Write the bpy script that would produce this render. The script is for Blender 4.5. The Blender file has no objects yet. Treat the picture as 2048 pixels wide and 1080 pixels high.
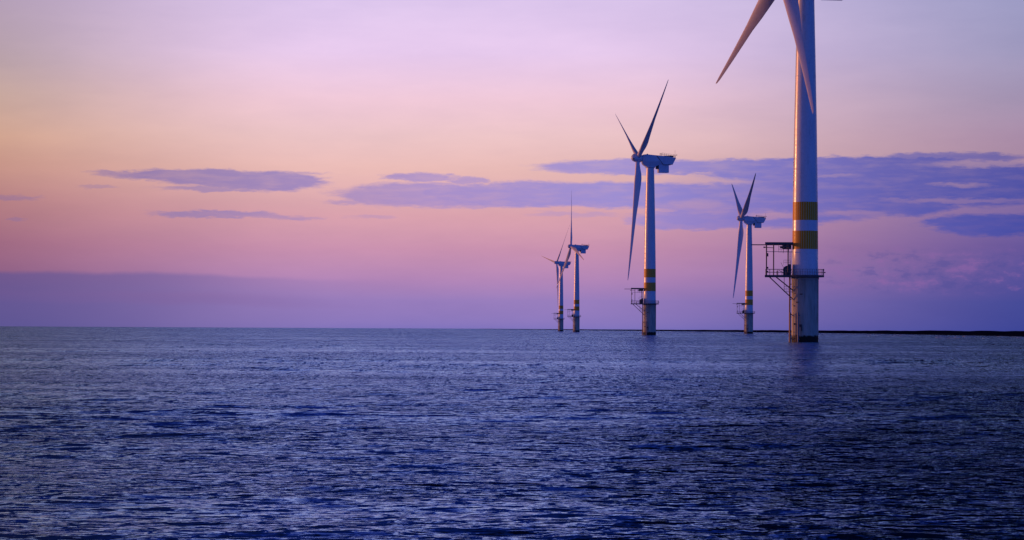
import bpy, math, random
import numpy as np
from mathutils import Matrix, Vector
R = math.radians
sc = bpy.context.scene
COL = sc.collection
random.seed(7)

# ------------------------------------------------------------------ camera
CAM_H = 2.4
cd = bpy.data.cameras.new('camera')
cd.sensor_width = 36; cd.lens = 36 * 5357 / 2048
cd.clip_start = 0.5; cd.clip_end = 120000
cam = bpy.data.objects.new('camera', cd); COL.objects.link(cam)
cam.matrix_world = (Matrix.Translation((0, 0, CAM_H)) @ Matrix.Rotation(R(90 + 1.257), 4, 'X')
                    @ Matrix.Rotation(R(0.29), 4, 'Z'))
sc.camera = cam
sc.view_settings.view_transform = 'Standard'
sc.view_settings.look = 'None'
sc.view_settings.exposure = 0
sc.view_settings.gamma = 1
sc.view_settings.use_curve_mapping = False

# ------------------------------------------------------------------ sun (low, left, a little beyond the turbines)
SUN_AZ = -64.0      # degrees from the view direction, to the left
SUN_EL = 3.0
sd = bpy.data.lights.new('sun', 'SUN'); sd.energy = 2.1; sd.angle = R(0.6); sd.color = (1.0, 0.34, 0.12)
sun = bpy.data.objects.new('sun', sd); COL.objects.link(sun)
sv = Vector((math.sin(R(SUN_AZ)) * math.cos(R(SUN_EL)), math.cos(R(SUN_AZ)) * math.cos(R(SUN_EL)), math.sin(R(SUN_EL))))
sun.rotation_euler = sv.to_track_quat('Z', 'Y').to_euler()
sun.location = (0, 0, 200)

# ------------------------------------------------------------------ dusk sky
def lin(c):
    return tuple((v / 255 / 12.92 if v / 255 <= 0.04045 else ((v / 255 + 0.055) / 1.055) ** 2.4) for v in c)

class NT:
    """small helper for wiring shader maths"""
    def __init__(s, nt): s.nt = nt
    def node(s, t, **kw):
        n = s.nt.nodes.new(t)
        for k, v in kw.items(): setattr(n, k, v)
        return n
    def put(s, sock, v):
        if isinstance(v, bpy.types.NodeSocket): s.nt.links.new(v, sock)
        elif v is not None: sock.default_value = v
    def m(s, op, a, b=None, c=None, clamp=False):
        n = s.node('ShaderNodeMath', operation=op); n.use_clamp = clamp
        s.put(n.inputs[0], a); s.put(n.inputs[1], b); s.put(n.inputs[2], c)
        return n.outputs[0]
    def v(s, op, a, b=None, out=0):
        n = s.node('ShaderNodeVectorMath', operation=op)
        s.put(n.inputs[0], a); s.put(n.inputs[1], b)
        return n.outputs[out]
    def xyz(s, x, y, z=0.0):
        n = s.node('ShaderNodeCombineXYZ'); s.put(n.inputs[0], x); s.put(n.inputs[1], y); s.put(n.inputs[2], z)
        return n.outputs[0]
    def sep(s, a):
        n = s.node('ShaderNodeSeparateXYZ'); s.put(n.inputs[0], a); return n.outputs
    def ramp(s, f, stops, interp='EASE'):
        n = s.node('ShaderNodeValToRGB'); cr = n.color_ramp; cr.interpolation = interp
        while len(cr.elements) < len(stops): cr.elements.new(0.5)
        for e, (p, c) in zip(cr.elements, sorted(stops)):
            e.position = p; e.color = (*c, 1)
        s.put(n.inputs[0], f); return n.outputs[0]
    def mix(s, f, a, b, blend='MIX'):
        n = s.node('ShaderNodeMix', data_type='RGBA', blend_type=blend)
        s.put(n.inputs[0], f)
        for k, x in ((6, a), (7, b)):
            if isinstance(x, tuple): n.inputs[k].default_value = (*x[:3], 1)
            else: s.put(n.inputs[k], x)
        return n.outputs[2]
    def mr(s, x, a, b, c=0.0, d=1.0, smooth=True):
        n = s.node('ShaderNodeMapRange', interpolation_type='SMOOTHSTEP' if smooth else 'LINEAR')
        s.put(n.inputs[0], x); s.put(n.inputs[1], a); s.put(n.inputs[2], b); s.put(n.inputs[3], c); s.put(n.inputs[4], d)
        return n.outputs[0]
    def noise(s, vec, scale, detail=4, rough=0.55, dim='3D', dist=0.0):
        n = s.node('ShaderNodeTexNoise', noise_dimensions=dim)
        s.put(n.inputs['Vector'], vec); n.inputs['Scale'].default_value = scale
        n.inputs['Detail'].default_value = detail; n.inputs['Roughness'].default_value = rough
        n.inputs['Distortion'].default_value = dist
        return n.outputs[0], n.outputs[1]

W = bpy.data.worlds.new('World'); sc.world = W; W.use_nodes = True
W.node_tree.nodes.clear()
w = NT(W.node_tree)
tc = w.node('ShaderNodeTexCoord')
dirv = w.v('NORMALIZE', tc.outputs['Generated'])
dx, dy, dz = w.sep(dirv)
az = w.m('MULTIPLY', w.m('ARCTAN2', dx, dy), 180 / math.pi)      # degrees, + to the right
el = w.m('MULTIPLY', w.m('ARCSINE', dz), 180 / math.pi)          # degrees above the horizon
D = 93.5                                                          # one degree of arc on a 2048-wide frame
# dusk gradient at three azimuths, lens falloff painted into the darker sides; elevation scale 0..90 warped so the low sky gets most of the ramp
def estop(deg): return (max(deg, 0) / 90) ** 0.45
ef = w.m('POWER', w.m('MAXIMUM', w.m('DIVIDE', el, 90), 0.0), 0.45)
def column(rows): return w.ramp(ef, [(estop(e), lin(c)) for e, c in rows], 'LINEAR')
left = column([(0.0, (84, 84, 148)), (0.6, (104, 84, 140)), (1.15, (134, 88, 124)), (1.8, (154, 100, 124)), (2.7, (176, 122, 125)), (3.5, (196, 146, 130)),
               (4.0, (205, 160, 136)), (4.9, (194, 164, 150)), (5.6, (180, 158, 160)), (7.2, (178, 158, 182)),
               (8.8, (72, 78, 124)), (12, (26, 38, 76)), (22, (8, 16, 40)), (50, (14, 24, 62)), (90, (10, 18, 50))])
mid = column([(0.0, (122, 114, 190)), (0.6, (154, 127, 190)), (1.05, (180, 135, 184)), (1.7, (202, 146, 176)), (2.4, (218, 162, 174)), (3.4, (232, 186, 182)),
              (4.1, (238, 198, 200)), (4.9, (240, 201, 217)), (5.9, (232, 203, 238)), (7.2, (221, 199, 238)),
              (8.8, (96, 102, 176)), (12, (34, 50, 130)), (24, (12, 26, 86)), (50, (12, 26, 78)), (90, (10, 20, 56))])
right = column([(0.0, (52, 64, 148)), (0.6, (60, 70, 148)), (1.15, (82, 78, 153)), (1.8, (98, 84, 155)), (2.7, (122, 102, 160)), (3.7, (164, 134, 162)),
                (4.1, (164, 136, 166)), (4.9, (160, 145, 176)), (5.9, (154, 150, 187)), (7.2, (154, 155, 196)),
                (8.2, (44, 52, 106)), (10.5, (5, 9, 30)), (24, (3, 5, 14)), (50, (4, 7, 20)), (90, (4, 7, 18))])  # all columns drop sharply above the frame, put in to darken the sea
c1 = w.mix(w.mr(az, -13.0, -3.5), left, mid)
c2 = w.mix(w.mr(az, 0.0, 12.5), c1, right)
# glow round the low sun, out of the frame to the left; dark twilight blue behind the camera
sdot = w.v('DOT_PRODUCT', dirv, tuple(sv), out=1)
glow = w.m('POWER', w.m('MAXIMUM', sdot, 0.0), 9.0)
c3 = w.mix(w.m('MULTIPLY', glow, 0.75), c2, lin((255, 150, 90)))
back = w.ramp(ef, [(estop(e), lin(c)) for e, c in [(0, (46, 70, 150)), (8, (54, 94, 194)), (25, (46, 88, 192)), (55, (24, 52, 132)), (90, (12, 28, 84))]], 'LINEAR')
pk = w.m('POWER', w.m('MAXIMUM', w.v('DOT_PRODUCT', dirv, (-0.97, -0.22, 0.08), out=1), 0.0), 5.0)  # pink sky lobe added out of frame, warms blades and tower flanks
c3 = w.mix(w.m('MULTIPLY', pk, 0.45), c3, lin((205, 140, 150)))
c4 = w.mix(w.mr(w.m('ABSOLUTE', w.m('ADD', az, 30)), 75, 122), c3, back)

# faint uneven haze across the whole sky
hz, _ = w.noise(w.v('MULTIPLY', dirv, (14.0, 14.0, 60.0)), 1.0, 5, 0.6)
c4 = w.mix(1.0, c4, w.ramp(hz, [(0.3, (0.94, 0.945, 0.965)), (0.7, (1.05, 1.045, 1.03))], 'LINEAR'), 'MULTIPLY')

# cloud bars: soft ellipses in azimuth/elevation, frayed by stretched noise (centre x, y and half sizes in 2048-frame units)
def yh(x): return 652.4 + 0.005 * x
P = w.xyz(az, el, 0.0)
wv = w.xyz(w.m('MULTIPLY', az, 0.9), w.m('MULTIPLY', el, 3.4), 0.0)
_, nc = w.noise(wv, 1.0, 6, 0.62, dist=0.4)
warp = w.v('MULTIPLY', w.v('SUBTRACT', nc, (0.5, 0.5, 0.5)), (1.5, 0.17, 0.0))
_, nc2 = w.noise(w.v('MULTIPLY', wv, (3.2, 3.6, 1.0)), 1.0, 5, 0.6)
warp2 = w.v('MULTIPLY', w.v('SUBTRACT', nc2, (0.5, 0.5, 0.5)), (0.7, 0.17, 0.0))
Pw = w.v('ADD', w.v('ADD', P, warp), warp2)
clouds = [  # x, y, rx, ry, weight
    (400, 353, 205, 13, 1), (530, 364, 128, 21, 1), (455, 360, 150, 17, 1), (1400, 442, 150, 19, .85), (1540, 432, 130, 26, .9), (430, 379, 120, 6, .8), (250, 350, 70, 6, .8), (600, 348, 60, 3.5, .6),
    (440, 430, 140, 8, .85), (560, 435, 80, 5, .6), (36, 400, 50, 6, .6), (210, 377, 45, 4, .45), (50, 444, 18, 5, .5),
    (835, 354, 78, 10, .9), (930, 359, 34, 9, .8), (690, 404, 70, 5, .6), (750, 434, 50, 4, .35),
    (860, 391, 200, 27, .9), (1060, 389, 240, 27, 1), (1240, 390, 190, 27, 1), (1150, 428, 90, 6, .35),
    (1300, 334, 235, 17, .95), (1500, 336, 180, 18, .95), (1560, 405, 270, 44, .95), (1420, 436, 160, 20, .9),
    (1760, 370, 230, 54, 1), (1960, 372, 160, 46, 1), (1720, 328, 260, 14, 1), (1980, 452, 140, 24, 1), (1900, 320, 160, 11, .8),
    (1800, 402, 120, 34, 1), (1480, 380, 200, 30, .9), (1650, 350, 260, 28, 1), (1900, 345, 200, 20, .9), (1380, 395, 160, 30, .95),
]
dens = None
for x, y, rx, ry, wt in clouds:
    c = ((x - 1024) / D, (yh(x) - y) / D, 0)
    q = w.v('MULTIPLY', w.v('SUBTRACT', Pw, c), (D / rx, D / ry, 0))
    l = w.v('LENGTH', q, out=1)
    # 1 inside, 0 outside; the edge is about 5 px wide whatever the bar's size
    soft = min(0.85, 0.25 + 3.0 / ry)
    a = w.mr(l, 1 + soft * .35, 1 - soft * .65, 0.0, wt)
    dens = a if dens is None else w.m('MAXIMUM', dens, a)
# light gaps in the right-hand mass
gaps = [(1400, 362, 110, 7, .8), (1380, 356, 60, 4, .5), (1960, 333, 110, 6, .7), (1910, 374, 46, 4, .7), (1930, 404, 150, 5, .7), (1545, 432, 60, 8, .7), (1400, 412, 60, 12, .35),
        (1700, 428, 60, 7, .6), (1660, 352, 40, 4, .3)]
for x, y, rx, ry, wt in gaps:
    c = ((x - 1024) / D, (yh(x) - y) / D, 0)
    q = w.v('MULTIPLY', w.v('SUBTRACT', Pw, c), (D / rx, D / ry, 0))
    a = w.mr(w.v('LENGTH', q, out=1), 1.5, 0.3, 1.0, 1.0 - wt)
    dens = w.m('MULTIPLY', dens, a)
# thin mottling inside the bars
mot, _ = w.noise(w.xyz(w.m('MULTIPLY', az, 1.2), w.m('MULTIPLY', el, 7.0), 3.0), 1.0, 5, 0.6)
dens = w.m('MULTIPLY', dens, w.mr(mot, 0.28, 0.62, 0.78, 1.0))
# more cloud bars high above and to the sides, where only the sea mirrors them
hi, _ = w.noise(w.v('MULTIPLY', dirv, (2.0, 2.0, 11.0)), 2.0, 6, 0.6)
hid = w.m('MULTIPLY', w.mr(hi, 0.5, 0.68, 0.0, 0.6), w.mr(el, 9.0, 14.0))
azf = w.mr(az, -11, 11, 0, 1, smooth=False)
ccol = w.ramp(azf, [(0.0, lin((138, 110, 155))), (0.2, lin((144, 124, 180))), (0.42, lin((158, 138, 204))), (0.6, lin((146, 138, 214))), (0.74, lin((112, 112, 198))), (0.86, lin((84, 90, 178))), (1.0, lin((62, 74, 164)))], 'LINEAR')
c5 = w.mix(w.m('MULTIPLY', dens, 0.87), c4, ccol)
c5 = w.mix(hid, c5, w.mix(1.0, c5, (0.45, 0.45, 0.5), 'MULTIPLY'))
# low bank on the left with a pink layer in it
bn, _ = w.noise(w.xyz(w.m('MULTIPLY', az, 0.5), w.m('MULTIPLY', el, 1.0), 7.0), 1.0, 5, 0.55)
etop = w.m('ADD', w.m('ADD', el, w.m('MULTIPLY', w.m('SUBTRACT', bn, 0.5), 0.22)), w.mr(az, -8, -3, 0.0, 0.12))
bank = w.m('MULTIPLY', w.mr(etop, 1.19, 1.07), w.mr(az, -1.5, -8.0, 0.0, 0.65))
pink = w.m('MULTIPLY', w.m('MULTIPLY', w.mr(etop, 0.45, 0.60), w.mr(etop, 0.86, 0.68)), w.mr(az, -11, -5.5, 0.35, 0.9))
bcol = w.mix(w.m('MULTIPLY', pink, 0.5), w.mix(w.mr(az, -11, -3), lin((92, 84, 146)), lin((140, 118, 178))), lin((128, 92, 146)))
c6 = w.mix(bank, c5, bcol)
# dim puffs on the right, low
pn, _ = w.noise(w.xyz(w.m('MULTIPLY', az, 1.6), w.m('MULTIPLY', el, 3.6), 11.0), 1.0, 6, 0.65)
pz = w.m('MULTIPLY', w.m('MULTIPLY', w.mr(az, 5.6, 8.0), w.mr(el, 0.7, 1.0)), w.mr(el, 1.9, 1.45))
c7 = w.mix(w.m('MULTIPLY', w.mr(pn, 0.5, 0.66), w.m('MULTIPLY', pz, 0.45)), c6, lin((150, 104, 168)))
c7 = w.mix(w.m('MULTIPLY', w.mr(pn, 0.5, 0.36), w.m('MULTIPLY', pz, 0.4)), c7, lin((70, 76, 150)))
# below the horizon
c8 = w.mix(w.mr(el, -0.2, -4.0), c7, lin((14, 24, 56)))
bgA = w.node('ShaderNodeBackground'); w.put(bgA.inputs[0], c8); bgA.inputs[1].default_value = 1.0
sky = w.node('ShaderNodeTexSky', sky_type='NISHITA'); sky.sun_disc = False
sky.sun_elevation = R(SUN_EL); sky.sun_rotation = R(SUN_AZ); sky.dust_density = 2.0; sky.ozone_density = 4.0
bgB = w.node('ShaderNodeBackground'); w.put(bgB.inputs[0], sky.outputs[0]); bgB.inputs[1].default_value = 0.0012
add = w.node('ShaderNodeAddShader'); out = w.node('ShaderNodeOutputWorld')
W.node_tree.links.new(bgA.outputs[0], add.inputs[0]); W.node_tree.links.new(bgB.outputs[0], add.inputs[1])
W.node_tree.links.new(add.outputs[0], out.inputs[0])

# ------------------------------------------------------------------ materials
def material(name):
    m = bpy.data.materials.new(name); m.use_nodes = True
    n = NT(m.node_tree); b = m.node_tree.nodes['Principled BSDF']
    return m, n, b

def paint(name, col, rough=0.35, var=0.12, dirt=None, dirt_amt=0.0, metallic=0.0, scale=0.6, spec=0.5, streak=True):
    m, n, b = material(name)
    g = n.node('ShaderNodeTexCoord').outputs['Object']
    a, _ = n.noise(n.v('MULTIPLY', g, (1, 1, 0.25 if streak else 1)), scale, 6, 0.6)
    base = n.mix(n.mr(a, 0.3, 0.7), tuple(c * (1 - var) for c in col), col)
    if dirt:
        d, _ = n.noise(n.v('MULTIPLY', g, (2.2, 2.2, 0.35)), 1.0, 7, 0.65)
        base = n.mix(n.m('MULTIPLY', n.mr(d, 0.52, 0.72), dirt_amt), base, dirt)
    n.put(b.inputs['Base Color'], base)
    r, _ = n.noise(g, 2.0, 4, 0.5)
    n.put(b.inputs['Roughness'], n.mr(r, 0.2, 0.8, rough - 0.06, rough + 0.1))
    b.inputs['Metallic'].default_value = metallic
    b.inputs['Specular IOR Level'].default_value = spec
    return m

M_WHITE = paint('white_tower_paint', (0.64, 0.70, 0.76), 0.27, 0.10, (0.34, 0.33, 0.30), 0.45)
M_BLADE = paint('blade_gelcoat', (0.75, 0.74, 0.78), 0.32, 0.08, (0.33, 0.30, 0.28), 0.25)
M_NAC = paint('nacelle_paint', (0.60, 0.68, 0.80), 0.38, 0.12, (0.25, 0.25, 0.25), 0.3)
M_YEL = paint('yellow_band_paint', (0.70, 0.30, 0.01), 0.36, 0.15, (0.4, 0.2, 0.03), 0.3, spec=0.12)
M_YEL2 = paint('pale_rib_paint', (0.62, 0.50, 0.22), 0.36, 0.1, spec=0.12)
M_DARK = paint('dark_galvanised_steel', (0.075, 0.07, 0.085), 0.5, 0.3, (0.05, 0.03, 0.02), 0.4, scale=2)
M_SEAM = paint('dark_seam', (0.05, 0.05, 0.06), 0.6, 0.2)
M_RAIL = paint('galvanised_rail', (0.20, 0.19, 0.21), 0.45, 0.2, scale=2)
M_RED = paint('weathered_red_steel', (0.26, 0.13, 0.11), 0.55, 0.25, (0.10, 0.05, 0.04), 0.5, scale=2)

def pile_material():
    m, n, b = material('weathered_pile_paint')
    g = n.node('ShaderNodeTexCoord').outputs['Object']
    x, y, z = n.sep(g)
    a, _ = n.noise(n.v('MULTIPLY', g, (1, 1, 0.2)), 0.9, 7, 0.65)
    base = n.mix(n.mr(a, 0.3, 0.7), (0.30, 0.32, 0.26), (0.46, 0.47, 0.39))
    # rust and grime runs
    s, _ = n.noise(n.v('MULTIPLY', g, (2.4, 2.4, 0.16)), 1.0, 7, 0.7)
    base = n.mix(n.mr(s, 0.52, 0.68, 0.0, 0.65), base, (0.13, 0.10, 0.075))
    sp, _ = n.noise(g, 0.75, 5, 0.6)
    base = n.mix(n.mr(sp, 0.66, 0.74, 0.0, 0.7), base, (0.06, 0.045, 0.04))
    # weed and wet band at the waterline
    e, _ = n.noise(g, 0.8, 6, 0.6)
    zz = n.m('SUBTRACT', z, n.m('MULTIPLY', e, 1.5))
    base = n.mix(n.mr(zz, 0.75, 0.35), base, (0.015, 0.018, 0.014))
    n.put(b.inputs['Base Color'], base); b.inputs['Roughness'].default_value = 0.6
    b.inputs['Specular IOR Level'].default_value = 0.15
    return m
M_PILE = pile_material()

# ------------------------------------------------------------------ mesh builder
class MB:
    def __init__(s): s.v = []; s.f = []; s.mi = []; s.sm = []
    def add(s, vs, fs, mi=0, smooth=False):
        o = len(s.v); s.v += [tuple(q) for q in vs]
        for f in fs: s.f.append(tuple(i + o for i in f)); s.mi.append(mi); s.sm.append(smooth)
    def box(s, lo, hi, mi=0, M=None):
        (x0, y0, z0), (x1, y1, z1) = lo, hi
        vs = [Vector(q) for q in ((x0, y0, z0), (x1, y0, z0), (x1, y1, z0), (x0, y1, z0), (x0, y0, z1), (x1, y0, z1), (x1, y1, z1), (x0, y1, z1))]
        if M: vs = [M @ q for q in vs]
        s.add(vs, [(0, 3, 2, 1), (4, 5, 6, 7), (0, 1, 5, 4), (1, 2, 6, 5), (2, 3, 7, 6), (3, 0, 4, 7)], mi)
    def tube(s, a, b, r, n=8, r2=None, mi=0, caps=True):
        a, b = Vector(a), Vector(b); r2 = r if r2 is None else r2
        d = (b - a).normalized(); q = d.to_track_quat('Z', 'Y')
        vs = []
        for p, rr in ((a, r), (b, r2)):
            for k in range(n):
                t = 2 * math.pi * k / n
                vs.append(p + q @ Vector((rr * math.cos(t), rr * math.sin(t), 0)))
        fs = [(k, (k + 1) % n, n + (k + 1) % n, n + k) for k in range(n)]
        s.add(vs, fs, mi, True)
        if caps: s.add(vs, [tuple(range(n))[::-1], tuple(range(n, 2 * n))], mi)
    def path(s, pts, r, n=6, mi=0):
        for a, b in zip(pts, pts[1:]): s.tube(a, b, r, n, mi=mi)
    def lathe(s, prof, n=64, mi=0, mfun=None, axis='Z'):
        vs = []
        for (r, z) in prof:
            for k in range(n):
                t = 2 * math.pi * k / n
                if axis == 'Z': vs.append((r * math.cos(t), r * math.sin(t), z))
                else: vs.append((z, r * math.cos(t), r * math.sin(t)))
        o = len(s.v); s.v += vs
        for i in range(len(prof) - 1):
            for k in range(n):
                a = o + i * n + k; b = o + i * n + (k + 1) % n
                f = (a, b, b + n, a + n) if axis == 'Z' else (a, b, b + n, a + n)
                s.f.append(f); s.mi.append(mfun(i, k) if mfun else mi); s.sm.append(True)
    def loft(s, rings, mi=0, smooth=True, caps=True):
        n = len(rings[0]); o = len(s.v)
        for r in rings: s.v += [tuple(q) for q in r]
        for i in range(len(rings) - 1):
            for k in range(n):
                a = o + i * n + k; b = o + i * n + (k + 1) % n
                s.f.append((a, b, b + n, a + n)); s.mi.append(mi); s.sm.append(smooth)
        if caps:
            s.f.append(tuple(o + k for k in range(n))[::-1]); s.mi.append(mi); s.sm.append(False)
            e = o + (len(rings) - 1) * n
            s.f.append(tuple(e + k for k in range(n))); s.mi.append(mi); s.sm.append(False)
    def build(s, name, mats, parent=None, bevel=0.0, label=None):
        me = bpy.data.meshes.new(name); me.from_pydata(s.v, [], s.f)
        for m in (mats if isinstance(mats, (list, tuple)) else [mats]): me.materials.append(m)
        me.polygons.foreach_set('material_index', s.mi); me.polygons.foreach_set('use_smooth', s.sm)
        me.update()
        o = bpy.data.objects.new(name, me); COL.objects.link(o)
        if parent: o.parent = parent
        if bevel:
            bv = o.modifiers.new('bevel', 'BEVEL'); bv.width = bevel; bv.segments = 2; bv.limit_method = 'ANGLE'; bv.angle_limit = R(40)
        if label: o['label'] = label
        return o

def rail(mb, pts, h=1.1, r=0.035, spacing=1.0, closed=False, mid=2):
    P_ = [Vector(p) for p in pts]
    if closed: P_.append(P_[0])
    for k in range(1, mid + 1):
        zz = h * k / mid
        mb.path([p + Vector((0, 0, zz)) for p in P_], r, 5)
    for a, b in zip(P_, P_[1:]):
        L = (b - a).length; n = max(1, round(L / spacing))
        for i in range(n):
            p = a.lerp(b, i / n); mb.tube(p, p + Vector((0, 0, h)), r, 5)
    if not closed: mb.tube(P_[-1], P_[-1] + Vector((0, 0, h)), r, 5)

# ------------------------------------------------------------------ the turbine
DECK = 13.3; HUB = 73.5; OV = 5.3; TILT = R(5)
def pr(z):    # tower radius
    return float(np.interp(z, [13, 28, 45, 60, 70.2], [2.58, 2.46, 2.2, 1.87, 1.62]))

def make_blade():
    rings = []; N = 28
    st = [(1.2, 2.3, 1.0, 88), (2.6, 2.3, 1.0, 88), (4.5, 2.75, .74, 86), (6.5, 3.35, .52, 84), (8.5, 3.75, .40, 81), (10.5, 3.8, .34, 78), (14, 3.45, .28, 74),
          (19, 2.95, .24, 71), (25, 2.4, .21, 69), (32, 1.9, .19, 68), (39, 1.45, .18, 67), (45, 1.05, .17, 66), (49, .75, .17, 66), (51, .45, .17, 66), (51.6, .16, .2, 66)]
    for z, c, t, p in st:
        if z > 24: c *= .9
        p = R(p); cx = math.sin(p); cy = math.cos(p)        # direction of the trailing edge in (X downwind, Y)
        ring = []
        round_ = max(0, min(1, (t - .5) / .5))
        for k in range(N):
            a = 2 * math.pi * k / N
            xc = (1 + math.cos(a)) / 2                        # 1 = trailing edge
            th = 5 * t * (0.2969 * math.sqrt(max(xc, 0)) - .126 * xc - .3516 * xc ** 2 + .2843 * xc ** 3 - .1036 * xc ** 4) 
            ya = th * (1 if math.sin(a) >= 0 else -1) * (1.1 if math.sin(a) >= 0 else .75)
            yr = 0.5 * math.sin(a) * t
            y_ = (ya * (1 - round_) + yr * round_) * c
            off = .5 * round_ + .30 * (1 - round_)
            x_ = (xc - off) * c
            pre = -0.9 * (z / 51) ** 2                        # slight pre-bend upwind
            ring.append((x_ * cx - y_ * cy + pre, x_ * cy + y_ * cx, z))
        rings.append(ring)
    mb = MB(); mb.loft(rings); return mb

def make_turbine():
    root = bpy.data.objects.new('offshore_wind_turbine', None); COL.objects.link(root)
    # --- foundation pile
    mb = MB()
    mb.lathe([(2.66, -6), (2.66, 0), (2.66, 4), (2.66, 8), (2.66, 12.4), (2.74, 12.45), (2.74, 12.85), (0.5, 12.86)], 72)
    pile = mb.build('foundation_pile', M_PILE, root)
    # boat landing: two fender tubes on the side facing the viewer with a ladder between
    def on(r, ang): return Vector((r * math.sin(R(ang)), -r * math.cos(R(ang)), 0))   # angle 0 faces -Y, negative to the left
    for ang, ztop in ((-60, 5.9), (-24, 5.9)):
        mb = MB(); p = on(3.35, ang); q = on(2.6, ang)
        mb.tube(p + Vector((0, 0, -3)), p + Vector((0, 0, ztop)), 0.16, 12)
        for z in (0.9, 5.6): mb.tube(q + Vector((0, 0, z - .35)), p + Vector((0, 0, z)), 0.1, 8)
        mb.build('fender_tube', M_RED if ang < -30 else M_RAIL, pile)
    mb = MB()
    for ang in (-48, -36):
        p = on(2.98, ang); mb.tube(p + Vector((0, 0, -2)), p + Vector((0, 0, DECK - .2)), 0.045, 6)
    a, b = on(2.98, -48), on(2.98, -36)
    z = -1.0
    while z < DECK - .4:
        mb.tube(a + Vector((0, 0, z)), b + Vector((0, 0, z)), 0.025, 5); z += 0.32
    for z in (2, 5, 8, 11):
        for ang in (-48, -36): mb.tube(on(2.6, ang) + Vector((0, 0, z)), on(2.98, ang) + Vector((0, 0, z)), 0.04, 5)
    mb.build('ladder', M_RAIL, pile)
    # cable tube on the left flank
    mb = MB(); p = on(3.0, -93)
    mb.tube(p + Vector((0, 0, -4)), p + Vector((0, 0, DECK - .4)), 0.17, 12)
    for z in (1.5, 5, 8.5, 11.5): mb.tube(on(2.6, -93) + Vector((0, 0, z)), p + Vector((0, 0, z)), 0.09, 6)
    mb.build('cable_tube', M_RED, pile)
    # small lifting lugs and clamps on the pile face
    for ang, z, ww, hh in ((-50, 9.6, .5, .16), (-16, 9.5, .55, .18), (-34, 7.9, .4, .2), (-54, 7.2, .24, .2), (-45, 3.6, .6, .35), (-18, 3.3, .5, .5), (-14, 2.7, .2, .9)):
        mb = MB(); mb.box((-ww / 2, -.14, -hh / 2), (ww / 2, .1, hh / 2))
        o = mb.build('bracket', M_SEAM, pile); o.location = on(2.68, ang) + Vector((0, 0, z)); o.rotation_euler = (0, 0, R(ang))
    # --- tower, with its yellow bands
    zs = [12.9, 13.2, 18.4, 22.0, 24.1, 27.7, 34, 44, 56, 70.2]
    prof = [(2.62, 12.9), (2.62, 13.55), (pr(13.6), 13.6), (pr(18.4), 18.4), (pr(22.0), 22.0), (pr(24.1), 24.1), (pr(27.7), 27.7),
            (pr(34), 34), (pr(44), 44), (pr(56), 56), (pr(70.2), 70.2)]
    mb = MB(); N = 132
    def mf(i, k):
        if i in (3, 5): return 2 if k % 4 == 0 else 1
        return 0
    mb.lathe(prof, N, mfun=mf)
    tw = mb.build('tower', [M_WHITE, M_YEL, M_YEL2], root)
    # the weld flanges
    for z in (34.2, 52.6):
        mb = MB(); r = pr(z); mb.lathe([(r, z - .10), (r + .012, z - .07), (r + .012, z + .07), (r, z + .10)], 72)
        mb.build('flange', M_WHITE, tw)
    # --- platform
    dk = MB()
    ring = [(3.75 * math.cos(t), 3.75 * math.sin(t)) for t in [math.pi * 2 * k / 48 for k in range(48)]]
    # deck outline: the circle with a rectangular landing bay to the left
    outl = [(x, y) for x, y in ring if x > -2.9] + []
    pos = [p for p in ring if p[1] >= 0 and p[0] > -2.6]; neg = [p for p in ring if p[1] < 0 and p[0] > -2.6]
    pos.sort(key=lambda p: p[0], reverse=True); neg.sort(key=lambda p: p[0])
    outl = pos + [(-3.0, 2.4), (-7.9, 2.4), (-7.9, -2.4), (-3.0, -2.4)] + neg
    for z0, z1, mi in ((DECK - .42, DECK - .04, 0),):
        n = len(outl); vs = [(x, y, z0) for x, y in outl] + [(x, y, z1) for x, y in outl]
        dk.add(vs, [(k, (k + 1) % n, n + (k + 1) % n, n + k) for k in range(n)] + [tuple(range(n))[::-1], tuple(range(n, 2 * n))], mi)
    plat = dk.build('platform', M_DARK, root)
    mb = MB(); rail(mb, [(x * .98, y * .97, DECK - .04) for x, y in outl], 1.15, 0.035, 0.85, closed=True)
    mb.build('railing', M_RAIL, plat)
    ZB = 19.6
    # gantry frame of posts and beams
    for x in (-7.6, -6.2, -3.35):
        for y in (-2.2, 2.2):
            mb = MB(); mb.tube((x, y, DECK - .04), (x, y, ZB - .25), 0.09 if x < -4 else .11, 8); mb.build('gantry_post', M_DARK, plat)
    mb = MB()
    mb.box((-7.85, -2.4, ZB - .28), (-2.3, -2.0, ZB + .12)); mb.box((-7.85, 2.0, ZB - .28), (-2.5, 2.4, ZB + .12))
    for x in (-7.7, -5.4, -3.2): mb.box((x - .14, -2.0, ZB - .22), (x + .14, 2.0, ZB + .08))
    mb.build('gantry_beam', M_DARK, plat)
    mb = MB(); mb.box((-10.6, -.13, ZB - .42), (-2.4, .13, ZB - .235)); mb.build('crane_rail', M_DARK, plat)
    # hoist hanging inside the gantry
    mb = MB(); mb.box((-4.5, -.55, ZB - 1.15), (-2.7, .55, ZB - .43)); mb.box((-4.95, -.3, ZB - 1.0), (-4.5, .3, ZB - .6)); mb.tube((-4.3, 0, ZB - 1.15), (-4.3, 0, ZB - 2.0), .04, 6)
    mb.tube((-3.9, -.7, ZB - .8), (-3.9, .7, ZB - .8), .32, 12)
    mb.build('hoist', M_DARK, plat, bevel=.05)
    # upper catwalk
    zc = DECK + 4.55
    mb = MB(); mb.box((-5.25, -2.1, zc - .07), (-2.5, -1.2, zc + .03)); mb.box((-7.6, -2.27, zc - .05), (-5.25, -2.13, zc + .05))
    rail(mb, [(-5.2, -1.25, zc), (-5.2, -2.05, zc), (-2.7, -2.05, zc)], 1.5, .028, .5, mid=3)
    mb.build('catwalk', M_RAIL, plat)
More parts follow.
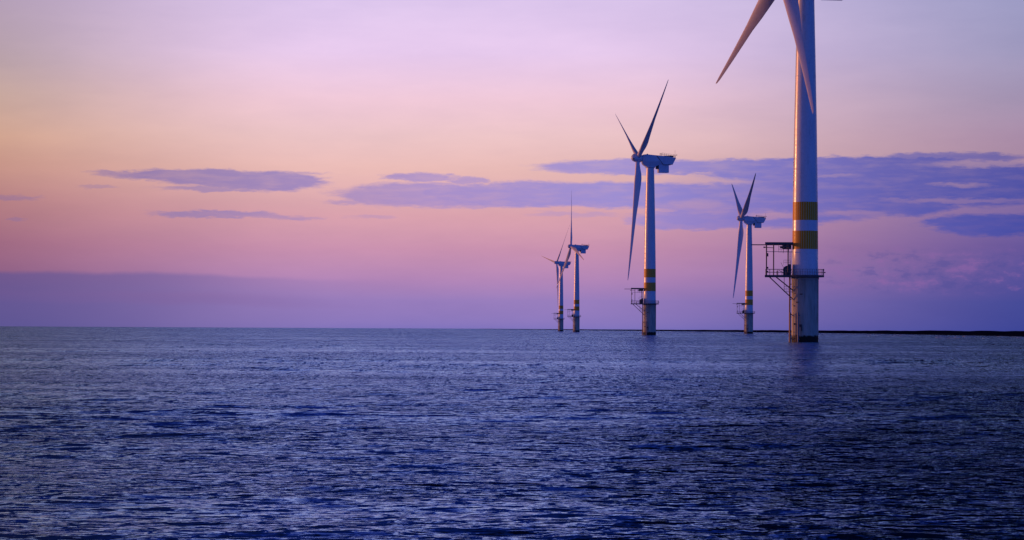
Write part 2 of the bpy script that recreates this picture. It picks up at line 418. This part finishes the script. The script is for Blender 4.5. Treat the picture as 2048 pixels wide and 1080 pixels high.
    mb = MB(); mb.tube((-8.1, -1.0, ZB - .85), (-6.3, -1.0, ZB - .95), .07, 6); mb.box((-8.2, -1.12, ZB - .97), (-7.8, -.88, ZB - .72)); mb.tube((-7.7, -1.0, ZB - .9), (-7.7, -1.0, ZB - .28), .04, 6)
    mb.build('lamp_arm', M_DARK, plat)
    for z in (DECK + 3.6, DECK + 1.2, DECK + .4):
        mb = MB(); mb.box((-7.55, -2.45, z), (-7.2, -2.12, z + (.65 if z > DECK + 3 else .35))); mb.build('junction_box', M_SEAM, plat, bevel=.03)
    # winch with its drum and guards beside the tower
    mb = MB()
    mb.tube((-3.5, -1.9, DECK + .95), (-3.5, -.5, DECK + .95), .85, 18); mb.box((-4.3, -2.0, DECK - .04), (-2.75, -.5, DECK + .55)); mb.box((-3.4, -1.95, DECK + .9), (-2.72, -.6, DECK + 2.1))
    mb.tube((-4.2, -1.9, DECK + .3), (-5.1, -1.9, DECK + .9), .06, 6); mb.tube((-4.2, -1.9, DECK + 1.4), (-4.75, -1.9, DECK + 2.4), .04, 6); mb.tube((-5.5, -1.9, DECK), (-5.5, -1.9, DECK + .8), .1, 6)
    mb.build('winch', M_SEAM, plat, bevel=.06)
    mb = MB()
    for xx in (-3.0, -2.75): mb.tube((xx, -1.9, DECK), (xx, -1.9, DECK + 4.5), .04, 6)
    z = DECK + .3
    while z < DECK + 4.5: mb.tube((-3.0, -1.9, z), (-2.75, -1.9, z), .025, 5); z += .33
    rail(mb, [(-4.2, -2.1, DECK + 2.0), (-2.8, -2.1, DECK + 2.0)], .9, .025, .45)
    mb.build('platform_ladder', M_RAIL, plat)
    # diagonal braces to the pile
    for y in (-1.7, 1.7):
        xe = -math.sqrt(2.66 ** 2 - y * y)
        mb = MB(); mb.tube((-7.0, y, DECK - .4), (xe, y * .9, 8.2), .10, 8); mb.build('brace', M_DARK, plat)
        mb = MB(); mb.tube((-5.7, y, DECK - .4), (xe, y * .9, 10.0), .10, 8); mb.build('brace', M_DARK, plat)
    # rest landing hung under the deck
    mb = MB(); zl = 10.0
    mb.box((-4.15, -1.2, zl - .06), (-2.4, .2, zl)); rail(mb, [(-2.9, -1.15, zl), (-4.1, -1.15, zl), (-4.1, .15, zl)], 1.05, .03, .4)
    for y in (-1.15, .15): mb.tube((-4.1, y, zl), (-4.1, y, DECK - .4), .05, 6)
    mb.build('rest_landing', M_RAIL, plat)
    # lantern at the right of the walkway
    mb = MB(); mb.tube((3.62, -.6, DECK), (3.62, -.6, DECK + .85), .05, 6); mb.tube((3.72, -.6, DECK + .5), (4.0, -.6, DECK + .5), .12, 10); mb.tube((3.62, -.6, DECK + .85), (3.62, -.6, DECK + 1.2), .13, 10)
    mb.build('navigation_lantern', M_SEAM, plat)

    # --- nacelle; its own X axis runs downwind, origin on the tower axis at hub height
    nac = MB()
    def sect(x, zt, zb, wt, wm, wb, c=.35):
        pts = []
        for (y, z) in ((wb / 2, zb), (wm / 2, (zt + zb) / 2 - .3), (wt / 2, zt - c), (wt / 2 - c, zt), (-wt / 2 + c, zt), (-wt / 2, zt - c), (-wm / 2, (zt + zb) / 2 - .3), (-wb / 2, zb)):
            pts.append((x, y, z))
        return pts
    nac.loft([sect(-3.6, 1.55, -1.7, 2.6, 3.0, 2.0), sect(-3.0, 1.95, -2.4, 3.4, 3.8, 2.2), sect(-1.8, 2.05, -3.1, 3.8, 4.2, 2.6), sect(1.6, 1.75, -3.15, 3.9, 4.3, 2.8),
              sect(3.1, 1.65, -2.5, 3.9, 4.3, 3.0), sect(5.0, 1.45, -2.3, 3.9, 4.2, 3.0)], smooth=False)
    nac.lathe([(1.95, -3.5), (2.1, -3.35), (2.1, -3.1), (1.7, -2.8)], 40)
    nacelle = nac.build('nacelle', M_NAC, root, bevel=.12)
    nacelle.location = (0, 0, HUB)
    tl = MB()
    tl.loft([[(2.2, y, z) for y, z in ((2.25, 1.55), (-2.25, 1.55), (-2.25, 1.3), (2.25, 1.3))],
             [(5.2, y, z) for y, z in ((2.35, 1.45), (-2.35, 1.45), (-1.9, -2.35), (1.9, -2.35))],
             [(9.2, y, z) for y, z in ((2.35, .95), (-2.35, .95), (-1.9, -2.1), (1.9, -2.1))],
             [(10.5, y, z) for y, z in ((2.35, .75), (-2.35, .75), (-2.3, .55), (2.3, .55))]], smooth=False)
    tl.build('tail_housing', M_NAC, nacelle, bevel=.07)
    for y in (-1, 1):
        mb = MB(); mb.tube((2.2, y * 2.32, 1.5), (5.2, y * 2.0, -2.25), .09, 6); mb.tube((5.2, y * 2.0, -2.25), (9.2, y * 1.95, -2.1), .09, 6)
        mb.build('trim_strip', M_SEAM, nacelle)
    mb = MB(); mb.box((3.4, -1.5, -5.5), (7.7, 1.5, -2.2)); mb.build('cooler_box', M_NAC, nacelle, bevel=.06)
    mb = MB(); mb.box((2.5, -.9, -4.0), (3.38, .9, -2.35)); mb.build('cooler_duct', M_SEAM, nacelle)
    def topz(x): return 1.45 - (x - 5.2) * .13 + .03
    mb = MB(); q = [(x, y, topz(x)) for x, y in ((4.6, -2.2), (7.4, -2.2), (10.3, -2.2), (10.3, 2.2), (7.4, 2.2), (4.6, 2.2))]
    rail(mb, q, 1.15, .035, .95, closed=True); mb.build('roof_railing', M_RAIL, nacelle)
    mb = MB(); mb.box((5.9, -1.7, 1.1), (9.6, 1.7, 1.62)); mb.build('roof_hatch', M_SEAM, nacelle, bevel=.05)
    mb = MB(); mb.box((-1.5, -.3, 1.9), (-1.0, .3, 2.35)); mb.build('roof_lamp', M_SEAM, nacelle, bevel=.05)
    mb = MB(); mb.tube((10.2, -1.9, .7), (10.2, -1.9, 4.0), .035, 6)
    mb.tube((10.3, -1.9, 1.5), (10.9, -1.9, 1.9), .04, 6); mb.tube((10.9, -1.9, 1.75), (10.9, -1.9, 2.1), .16, 8)
    mb.build('weather_mast', M_SEAM, nacelle)
    # --- rotor: hub with its nose toward -X, tilted
    hb = MB()
    hb.lathe([(0.01, -2.95), (.55, -2.88), (1.05, -2.6), (1.45, -2.1), (1.68, -1.4), (1.75, -.6), (1.75, .9), (1.55, 1.35), (1.2, 1.6), (1.15, 2.0)], 40, axis='X')
    hub = hb.build('rotor_hub', M_NAC, nacelle)
    hub.location = Vector((-OV * math.cos(TILT), 0, OV * math.sin(TILT)))
    hub.rotation_mode = 'XYZ'
    for k in range(3):
        mb = MB(); a = R(60 + 120 * k)
        c = Vector((-2.05, 1.3 * math.sin(a), 1.3 * math.cos(a))); d = Vector((-.55, .83 * math.sin(a), .83 * math.cos(a)))
        mb.tube(c, c + d.normalized() * .22, .33, 14); mb.build('nose_port', M_SEAM, hub)
    bm0 = make_blade()
    first = None
    for k in range(3):
        if first is None: o = bm0.build('rotor_blade', M_BLADE, hub); first = o
        else: o = first.copy(); COL.objects.link(o); o.parent = hub
        o.rotation_euler = (R(-120 * k), 0, 0)
        cl = MB()
    return root

def copy_tree(o, parent=None):
    c = o.copy(); COL.objects.link(c)
    if parent: c.parent = parent
    for ch in list(o.children): copy_tree(ch, c)
    return c

def find(o, name):
    for ch in o.children:
        if ch.name.split('.')[0] == name: return ch
        r = find(ch, name)
        if r: return r

# (x, y, yaw of the nose toward the camera side, rotor phase, blade pitch, label)
SPOTS = [
    (57.9, 529, 8.0, 128.5, -18, 'nearest wind turbine, its thick tower with ribbed yellow bands rising out of the frame'),
    (57.6, 1119, 11.3, 55.4, -13, 'second largest wind turbine, whole rotor visible, standing left of the cut-off nearest tower'),
    (152.3, 1720, 4.9, 59.1, 20, 'wind turbine just left of the nearest tower, its dark upper blade against violet cloud'),
    (56.1, 2320, 13.6, -15.5, -35, 'small distant wind turbine with one blade pointing straight up, right of the farthest one'),
    (53.1, 2890, 18.6, 39.1, -35, 'farthest and smallest wind turbine, leftmost in the row, overlapped by its neighbour\'s blade'),
]
proto = make_turbine()
roots = [proto] + [copy_tree(proto) for _ in SPOTS[1:]]
for o, (x, y, yaw, ph, pitch, lab) in zip(roots, SPOTS):
    o.location = (x, y, 0); face = math.atan2(x, y); o.rotation_euler = (0, 0, -face)
    o['label'] = lab; o['category'] = 'wind turbine'; o['group'] = 'offshore wind turbines standing in the sea'
    nc_ = find(o, 'nacelle'); hb_ = find(o, 'rotor_hub')
    nc_.rotation_euler = (0, 0, R(yaw) + face)
    # tilt the axis nose-up, then turn the rotor; blade at phase 0 points up, positive phase leans to the camera side
    hb_.rotation_mode = 'QUATERNION'
    hb_.rotation_quaternion = (Matrix.Rotation(TILT, 4, 'Y') @ Matrix.Rotation(R(ph), 4, 'X')).to_quaternion()
    bl = [c for c in hb_.children if c.name.startswith('rotor_blade')]
    slim = 0.95 if pitch > 0 else 0.8
    for i, c in enumerate(bl):
        c.scale = (slim, slim, 1)
        c.rotation_mode = 'QUATERNION'
        c.rotation_quaternion = (Matrix.Rotation(R(-120 * i), 4, 'X') @ Matrix.Rotation(R(-pitch), 4, 'Z')).to_quaternion()

# worn lettering down the left flank of the nearest tower, seen edge-on
mb = MB()
random.seed(3)
for i in range(9):
    z = 30.8 + i * .64; r = pr(z) + .004
    for j in range(3):
        a0 = -74 + random.uniform(-4, 4); ww = random.choice((2.5, 6)); hh = random.choice((.1, .34))
        zz = z + j * .12
        vs = []
        for aa, dz in ((a0 - ww, 0), (a0 + ww, 0), (a0 + ww, hh * .8), (a0 - ww, hh * .8)):
            vs.append((r * math.sin(R(aa)), -r * math.cos(R(aa)), zz + dz))
        mb.add(vs, [(0, 1, 2, 3)])
mb.build('lettering', M_SEAM, find(proto, 'tower'))

# ------------------------------------------------------------------ sea
def sea_material():
    m, n, b = material('sea_water')
    g = n.node('ShaderNodeNewGeometry').outputs['Position']
    m.node_tree.nodes.remove(b)
    _, f1 = n.noise(n.v('MULTIPLY', g, (4.5, 9.0, 1)), 1.0, 4, 0.6)
    _, f2 = n.noise(n.v('MULTIPLY', g, (1.1, 3.4, 1)), 1.0, 4, 0.6)
    gu, _ = n.noise(n.v('MULTIPLY', g, (0.35, 1.0, 1)), 0.03, 4, 0.6)      # gusts: livelier and calmer patches
    gv, _ = n.noise(n.v('MULTIPLY', g, (0.25, 1.0, 1)), 0.16, 3, 0.6)
    k = n.m('MULTIPLY', n.mr(gu, 0.3, 0.7, 0.6, 1.4), n.mr(gv, 0.32, 0.68, 0.75, 1.3))
    _, f3 = n.noise(n.v('MULTIPLY', g, (3.0, 0.22, 1)), 1.0, 5, 0.75)
    p3 = n.v('MULTIPLY', n.v('SUBTRACT', f3, (0.5, 0.5, 0.5)), (0.15, 0.5, 0))
    p1 = n.v('MULTIPLY', n.v('SUBTRACT', f1, (0.5, 0.5, 0.5)), (0.4, 1.2, 0))
    p2 = n.v('MULTIPLY', n.v('SUBTRACT', f2, (0.5, 0.5, 0.5)), (0.3, 1.7, 0))
    # wind-combed wave trains, seen as fine glints where single ripples are too small to see
    rr = n.v('LENGTH', n.v('MULTIPLY', g, (1, 1, 0)), out=1)
    _, f4 = n.noise(n.v('MULTIPLY', g, (5.0, 0.16, 1)), 1.0, 3, 0.6)
    _, f5 = n.noise(n.v('MULTIPLY', g, (1.6, 0.016, 1)), 1.0, 3, 0.6)
    p4 = n.v('SCALE', n.v('MULTIPLY', n.v('SUBTRACT', f4, (0.5, 0.5, 0.5)), (0.1, 0.9, 0))); n.put(p4.node.inputs['Scale'], n.mr(rr, 60, 150))
    p5 = n.v('SCALE', n.v('MULTIPLY', n.v('SUBTRACT', f5, (0.5, 0.5, 0.5)), (0.1, 0.9, 0))); n.put(p5.node.inputs['Scale'], n.mr(rr, 200, 480))
    _, f6 = n.noise(n.v('MULTIPLY', g, (0.45, 0.0022, 1)), 1.0, 3, 0.6)
    p6 = n.v('SCALE', n.v('MULTIPLY', n.v('SUBTRACT', f6, (0.5, 0.5, 0.5)), (0.1, 0.9, 0))); n.put(p6.node.inputs['Scale'], n.mr(rr, 600, 1300))
    p3 = n.v('ADD', n.v('ADD', n.v('ADD', p3, p4), p5), p6)
    # ripple slopes raised nearer and to the right, shaped to darken the sea there
    gx, gy, gz = n.sep(g)
    near = n.mr(rr, 26, 170, 1.0, 0.0, smooth=False)
    side = n.mr(n.m('DIVIDE', gx, n.m('ADD', n.m('ABSOLUTE', gy), 1.0)), 0.0, 0.17)
    near = n.m('POWER', near, 1.6)
    k = n.m('MULTIPLY', k, n.m('ADD', n.m('ADD', 0.85, n.m("MULTIPLY", near, 1.25)), n.m('MULTIPLY', side, n.m('ADD', 0.4, n.m('MULTIPLY', near, 4.0)))))
    pp = n.v('SCALE', n.v('ADD', n.v('ADD', p1, p2), p3)); n.put(pp.node.inputs['Scale'], k)
    nrm = n.node('ShaderNodeNewGeometry').outputs['Normal']
    nn_ = n.v('NORMALIZE', n.v('ADD', nrm, pp))
    # wavelets turned away from the eye are hidden behind their fronts: fold them back to the visible side
    inc = n.node('ShaderNodeNewGeometry').outputs['Incoming']
    dd = n.v('DOT_PRODUCT', nn_, inc, out=1)
    sc_ = n.v('SCALE', inc); n.put(sc_.node.inputs['Scale'], n.m('SUBTRACT', n.m('ABSOLUTE', dd), dd))
    nn_ = n.v('NORMALIZE', n.v('ADD', nn_, sc_))
    fr = n.node('ShaderNodeFresnel'); fr.inputs['IOR'].default_value = 1.333; n.put(fr.inputs['Normal'], nn_)
    gl = n.node('ShaderNodeBsdfGlossy'); gl.inputs['Color'].default_value = (0.44, 0.69, 0.98, 1); gl.inputs['Roughness'].default_value = 0.12
    n.put(gl.inputs['Normal'], nn_)
    df = n.node('ShaderNodeBsdfDiffuse'); df.inputs['Color'].default_value = (0.002, 0.005, 0.014, 1)
    mx = n.node('ShaderNodeMixShader'); n.put(mx.inputs[0], fr.outputs[0]); n.put(mx.inputs[1], df.outputs[0]); n.put(mx.inputs[2], gl.outputs[0])
    n.put(m.node_tree.nodes['Material Output'].inputs['Surface'], mx.outputs[0])
    return m

def make_sea():
    rs = np.random.RandomState(11)
    # radii
    r = [2.0]
    while r[-1] < 60000:
        q = r[-1]
        k = .12 if q < 18 else (.0026 if q < 400 else (1.04 / q if q < 1500 else (.004 if q < 3000 else .05)))
        r.append(q * (1 + k))
    r = np.array(r)
    a_f = np.linspace(-13.5, 13.5, 760)
    a_s = np.concatenate([np.linspace(-180, -14.5, 60), a_f, np.linspace(14.5, 180, 60)[:-1]])
    A = np.radians(a_s); nr, na = len(r), len(A)
    RR, AA = np.meshgrid(r, A, indexing='ij')
    X = RR * np.sin(AA); Y = RR * np.cos(AA)
    dr = np.gradient(r)[:, None] * np.ones((1, na))
    da = np.gradient(A)[None, :] * RR
    sp = np.maximum(dr, np.abs(da))
    Z = np.zeros_like(X)
    n = 150
    lam = np.exp(rs.uniform(math.log(0.22), math.log(9.0), n))
    for L in lam:
        th = rs.normal(math.radians(84), 0.38 if L > .5 else .6)   # travel direction; crests nearly across the view
        k = 2 * math.pi / L
        amp = 0.0030 * L / (1 + (L / 0.9) ** 1.2)
        ph = rs.uniform(0, 6.283)
        arg = k * (X * math.cos(th) + Y * math.sin(th)) + ph
        wgt = np.clip((L / (2.2 * sp) - 1) / 1.0, 0, 1)
        s = np.sin(arg)
        Z += amp * wgt * (s + 0.18 * np.cos(2 * arg))
    for i in range(44):                                   # wind sea, two to eight metres long
        L = math.exp(rs.uniform(math.log(2.3), math.log(8.0))); k = 2 * math.pi / L
        th = math.radians(82) + rs.normal(0, .6)
        arg = k * (X * math.cos(th) + Y * math.sin(th)) + rs.uniform(0, 6.28)
        Z += .0011 * L ** .9 * np.clip((L / (2.0 * sp) - 1) / .5, 0, 1) * (np.sin(arg) + .2 * np.cos(2 * arg))
    for L, am in ((11, .010), (15, .014), (19, .016), (27, .022), (36, .024)):          # a low old swell under the ripples
        th = math.radians(90) + rs.normal(0, .35); k = 2 * math.pi / L
        Z += am * np.clip((L / (2.2 * sp) - 1), 0, 1) * np.sin(k * (X * math.cos(th) + Y * math.sin(th)) + rs.uniform(0, 6.28))
    # gusts: patches of livelier and calmer water
    G = np.zeros_like(X)
    for L in (23, 31, 47, 64, 90, 140):
        th = rs.uniform(0, 3.14); G += np.sin(2 * math.pi / L * (X * math.cos(th) + Y * math.sin(th)) + rs.uniform(0, 6))
    Z *= 1.0 + 0.16 * G
    co = np.stack([X, Y, Z], -1).reshape(-1, 3)
    idx = np.arange(nr * na).reshape(nr, na)
    a = idx[:-1, :]; b_ = np.roll(idx, -1, axis=1)[:-1, :]; c = np.roll(idx, -1, axis=1)[1:, :]; d = idx[1:, :]
    F = np.stack([a, d, c, b_], -1).reshape(-1, 4)
    # close the small hole right under the camera with a fan
    co = np.vstack([co, [[0, 0, 0]]]); ci = len(co) - 1
    tri = [(ci, idx[0, (j) % na], idx[0, (j + 1) % na]) for j in range(na)]
    me = bpy.data.meshes.new('sea')
    nf = len(F); nt_ = len(tri)
    me.vertices.add(len(co)); me.vertices.foreach_set('co', co.astype(np.float32).ravel())
    loops = np.concatenate([F.ravel(), np.array(tri)[:, ::-1].ravel()]).astype(np.int32)
    me.loops.add(len(loops)); me.loops.foreach_set('vertex_index', loops)
    ls = np.concatenate([np.arange(nf) * 4, nf * 4 + np.arange(nt_) * 3]).astype(np.int32)
    me.polygons.add(nf + nt_); me.polygons.foreach_set('loop_start', ls)
    me.polygons.foreach_set('use_smooth', np.ones(nf + nt_, dtype=bool))
    me.update(calc_edges=True); me.validate()
    me.materials.append(sea_material())
    o = bpy.data.objects.new('water', me); COL.objects.link(o)
    o['kind'] = 'structure'; o['label'] = 'choppy dark blue sea reaching to the horizon'
    return o
make_sea()

# ------------------------------------------------------------------ low dark sandbank drying out along the horizon on the right
mb = MB()
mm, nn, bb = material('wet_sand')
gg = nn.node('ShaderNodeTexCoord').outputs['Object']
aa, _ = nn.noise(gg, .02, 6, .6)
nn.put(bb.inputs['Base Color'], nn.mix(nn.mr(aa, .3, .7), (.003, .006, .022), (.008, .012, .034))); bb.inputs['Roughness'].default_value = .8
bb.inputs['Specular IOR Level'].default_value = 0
def azp(px): return math.atan((px - 1024) / 5357)
front = []; rngs = []
rs = random.Random(5)
K = [(960, 14000, 1.0), (1060, 9000, 1.5), (1200, 5800, 1.9), (1400, 3600, 2.15), (1600, 2500, 2.3), (1800, 1850, 2.4), (2040, 1230, 2.5), (2300, 800, 2.6), (2700, 640, 2.6)]
secs = []
for i in range(len(K) - 1):
    for j in range(24):
        t = j / 24; px = K[i][0] * (1 - t) + K[i + 1][0] * t; d = 1 / ((1 - t) / K[i][1] + t / K[i + 1][1]); hh = K[i][2] * (1 - t) + K[i + 1][2] * t
        secs.append((azp(px), d, hh))
rings = []
w1 = 0
for i, (a, d, hh) in enumerate(secs):
    w1 = .8 * w1 + rs.uniform(-.17, .17)
    hh = max(.3, hh + w1)
    prof = [(0, -1.0), (10, .25), (60, .9 + w1), (150, hh), (400, hh + .05), (700, .8), (900, -1)]
    rings.append([((d + q) * math.sin(a), (d + q) * math.cos(a), z) for q, z in prof])
mb.loft(rings, smooth=True, caps=True)
surf = MB()
for i in range(150):
    t = rs.random(); px = 1150 + 1050 * t
    d = np.interp(px, [k_[0] for k_ in K], [k_[1] for k_ in K]) * rs.uniform(.55, .97); a = azp(px)
    L = rs.uniform(1.5, 9) * d / 1500; hw = rs.uniform(.07, .17)
    c = Vector((d * math.sin(a), d * math.cos(a), 0)); u = Vector((math.cos(a), -math.sin(a), 0)); v_ = Vector((math.sin(a), math.cos(a), 0))
    rings_ = []
    for j in range(7):
        f = (j / 6 - .5); e = math.sqrt(max(0.02, 1 - 4 * f * f)); p = c + u * (L * f) + v_ * rs.uniform(-.4, .4)
        rings_.append([p - v_ * .5 * e + Vector((0, 0, -.05)), p + Vector((0, 0, .03 + hw * e)), p + v_ * .6 * e + Vector((0, 0, -.05))])
    surf.loft(rings_)
M_FOAM = paint('sea_foam', (0.55, 0.6, 0.68), 0.8, 0.2, streak=False)
so = surf.build('surf', M_FOAM)
so['kind'] = 'stuff'; so['label'] = 'broken white surf flecks in front of the low dark sandbank'
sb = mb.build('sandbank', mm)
sb['kind'] = 'structure'; sb['label'] = 'low dark sandbank along the horizon at the right'
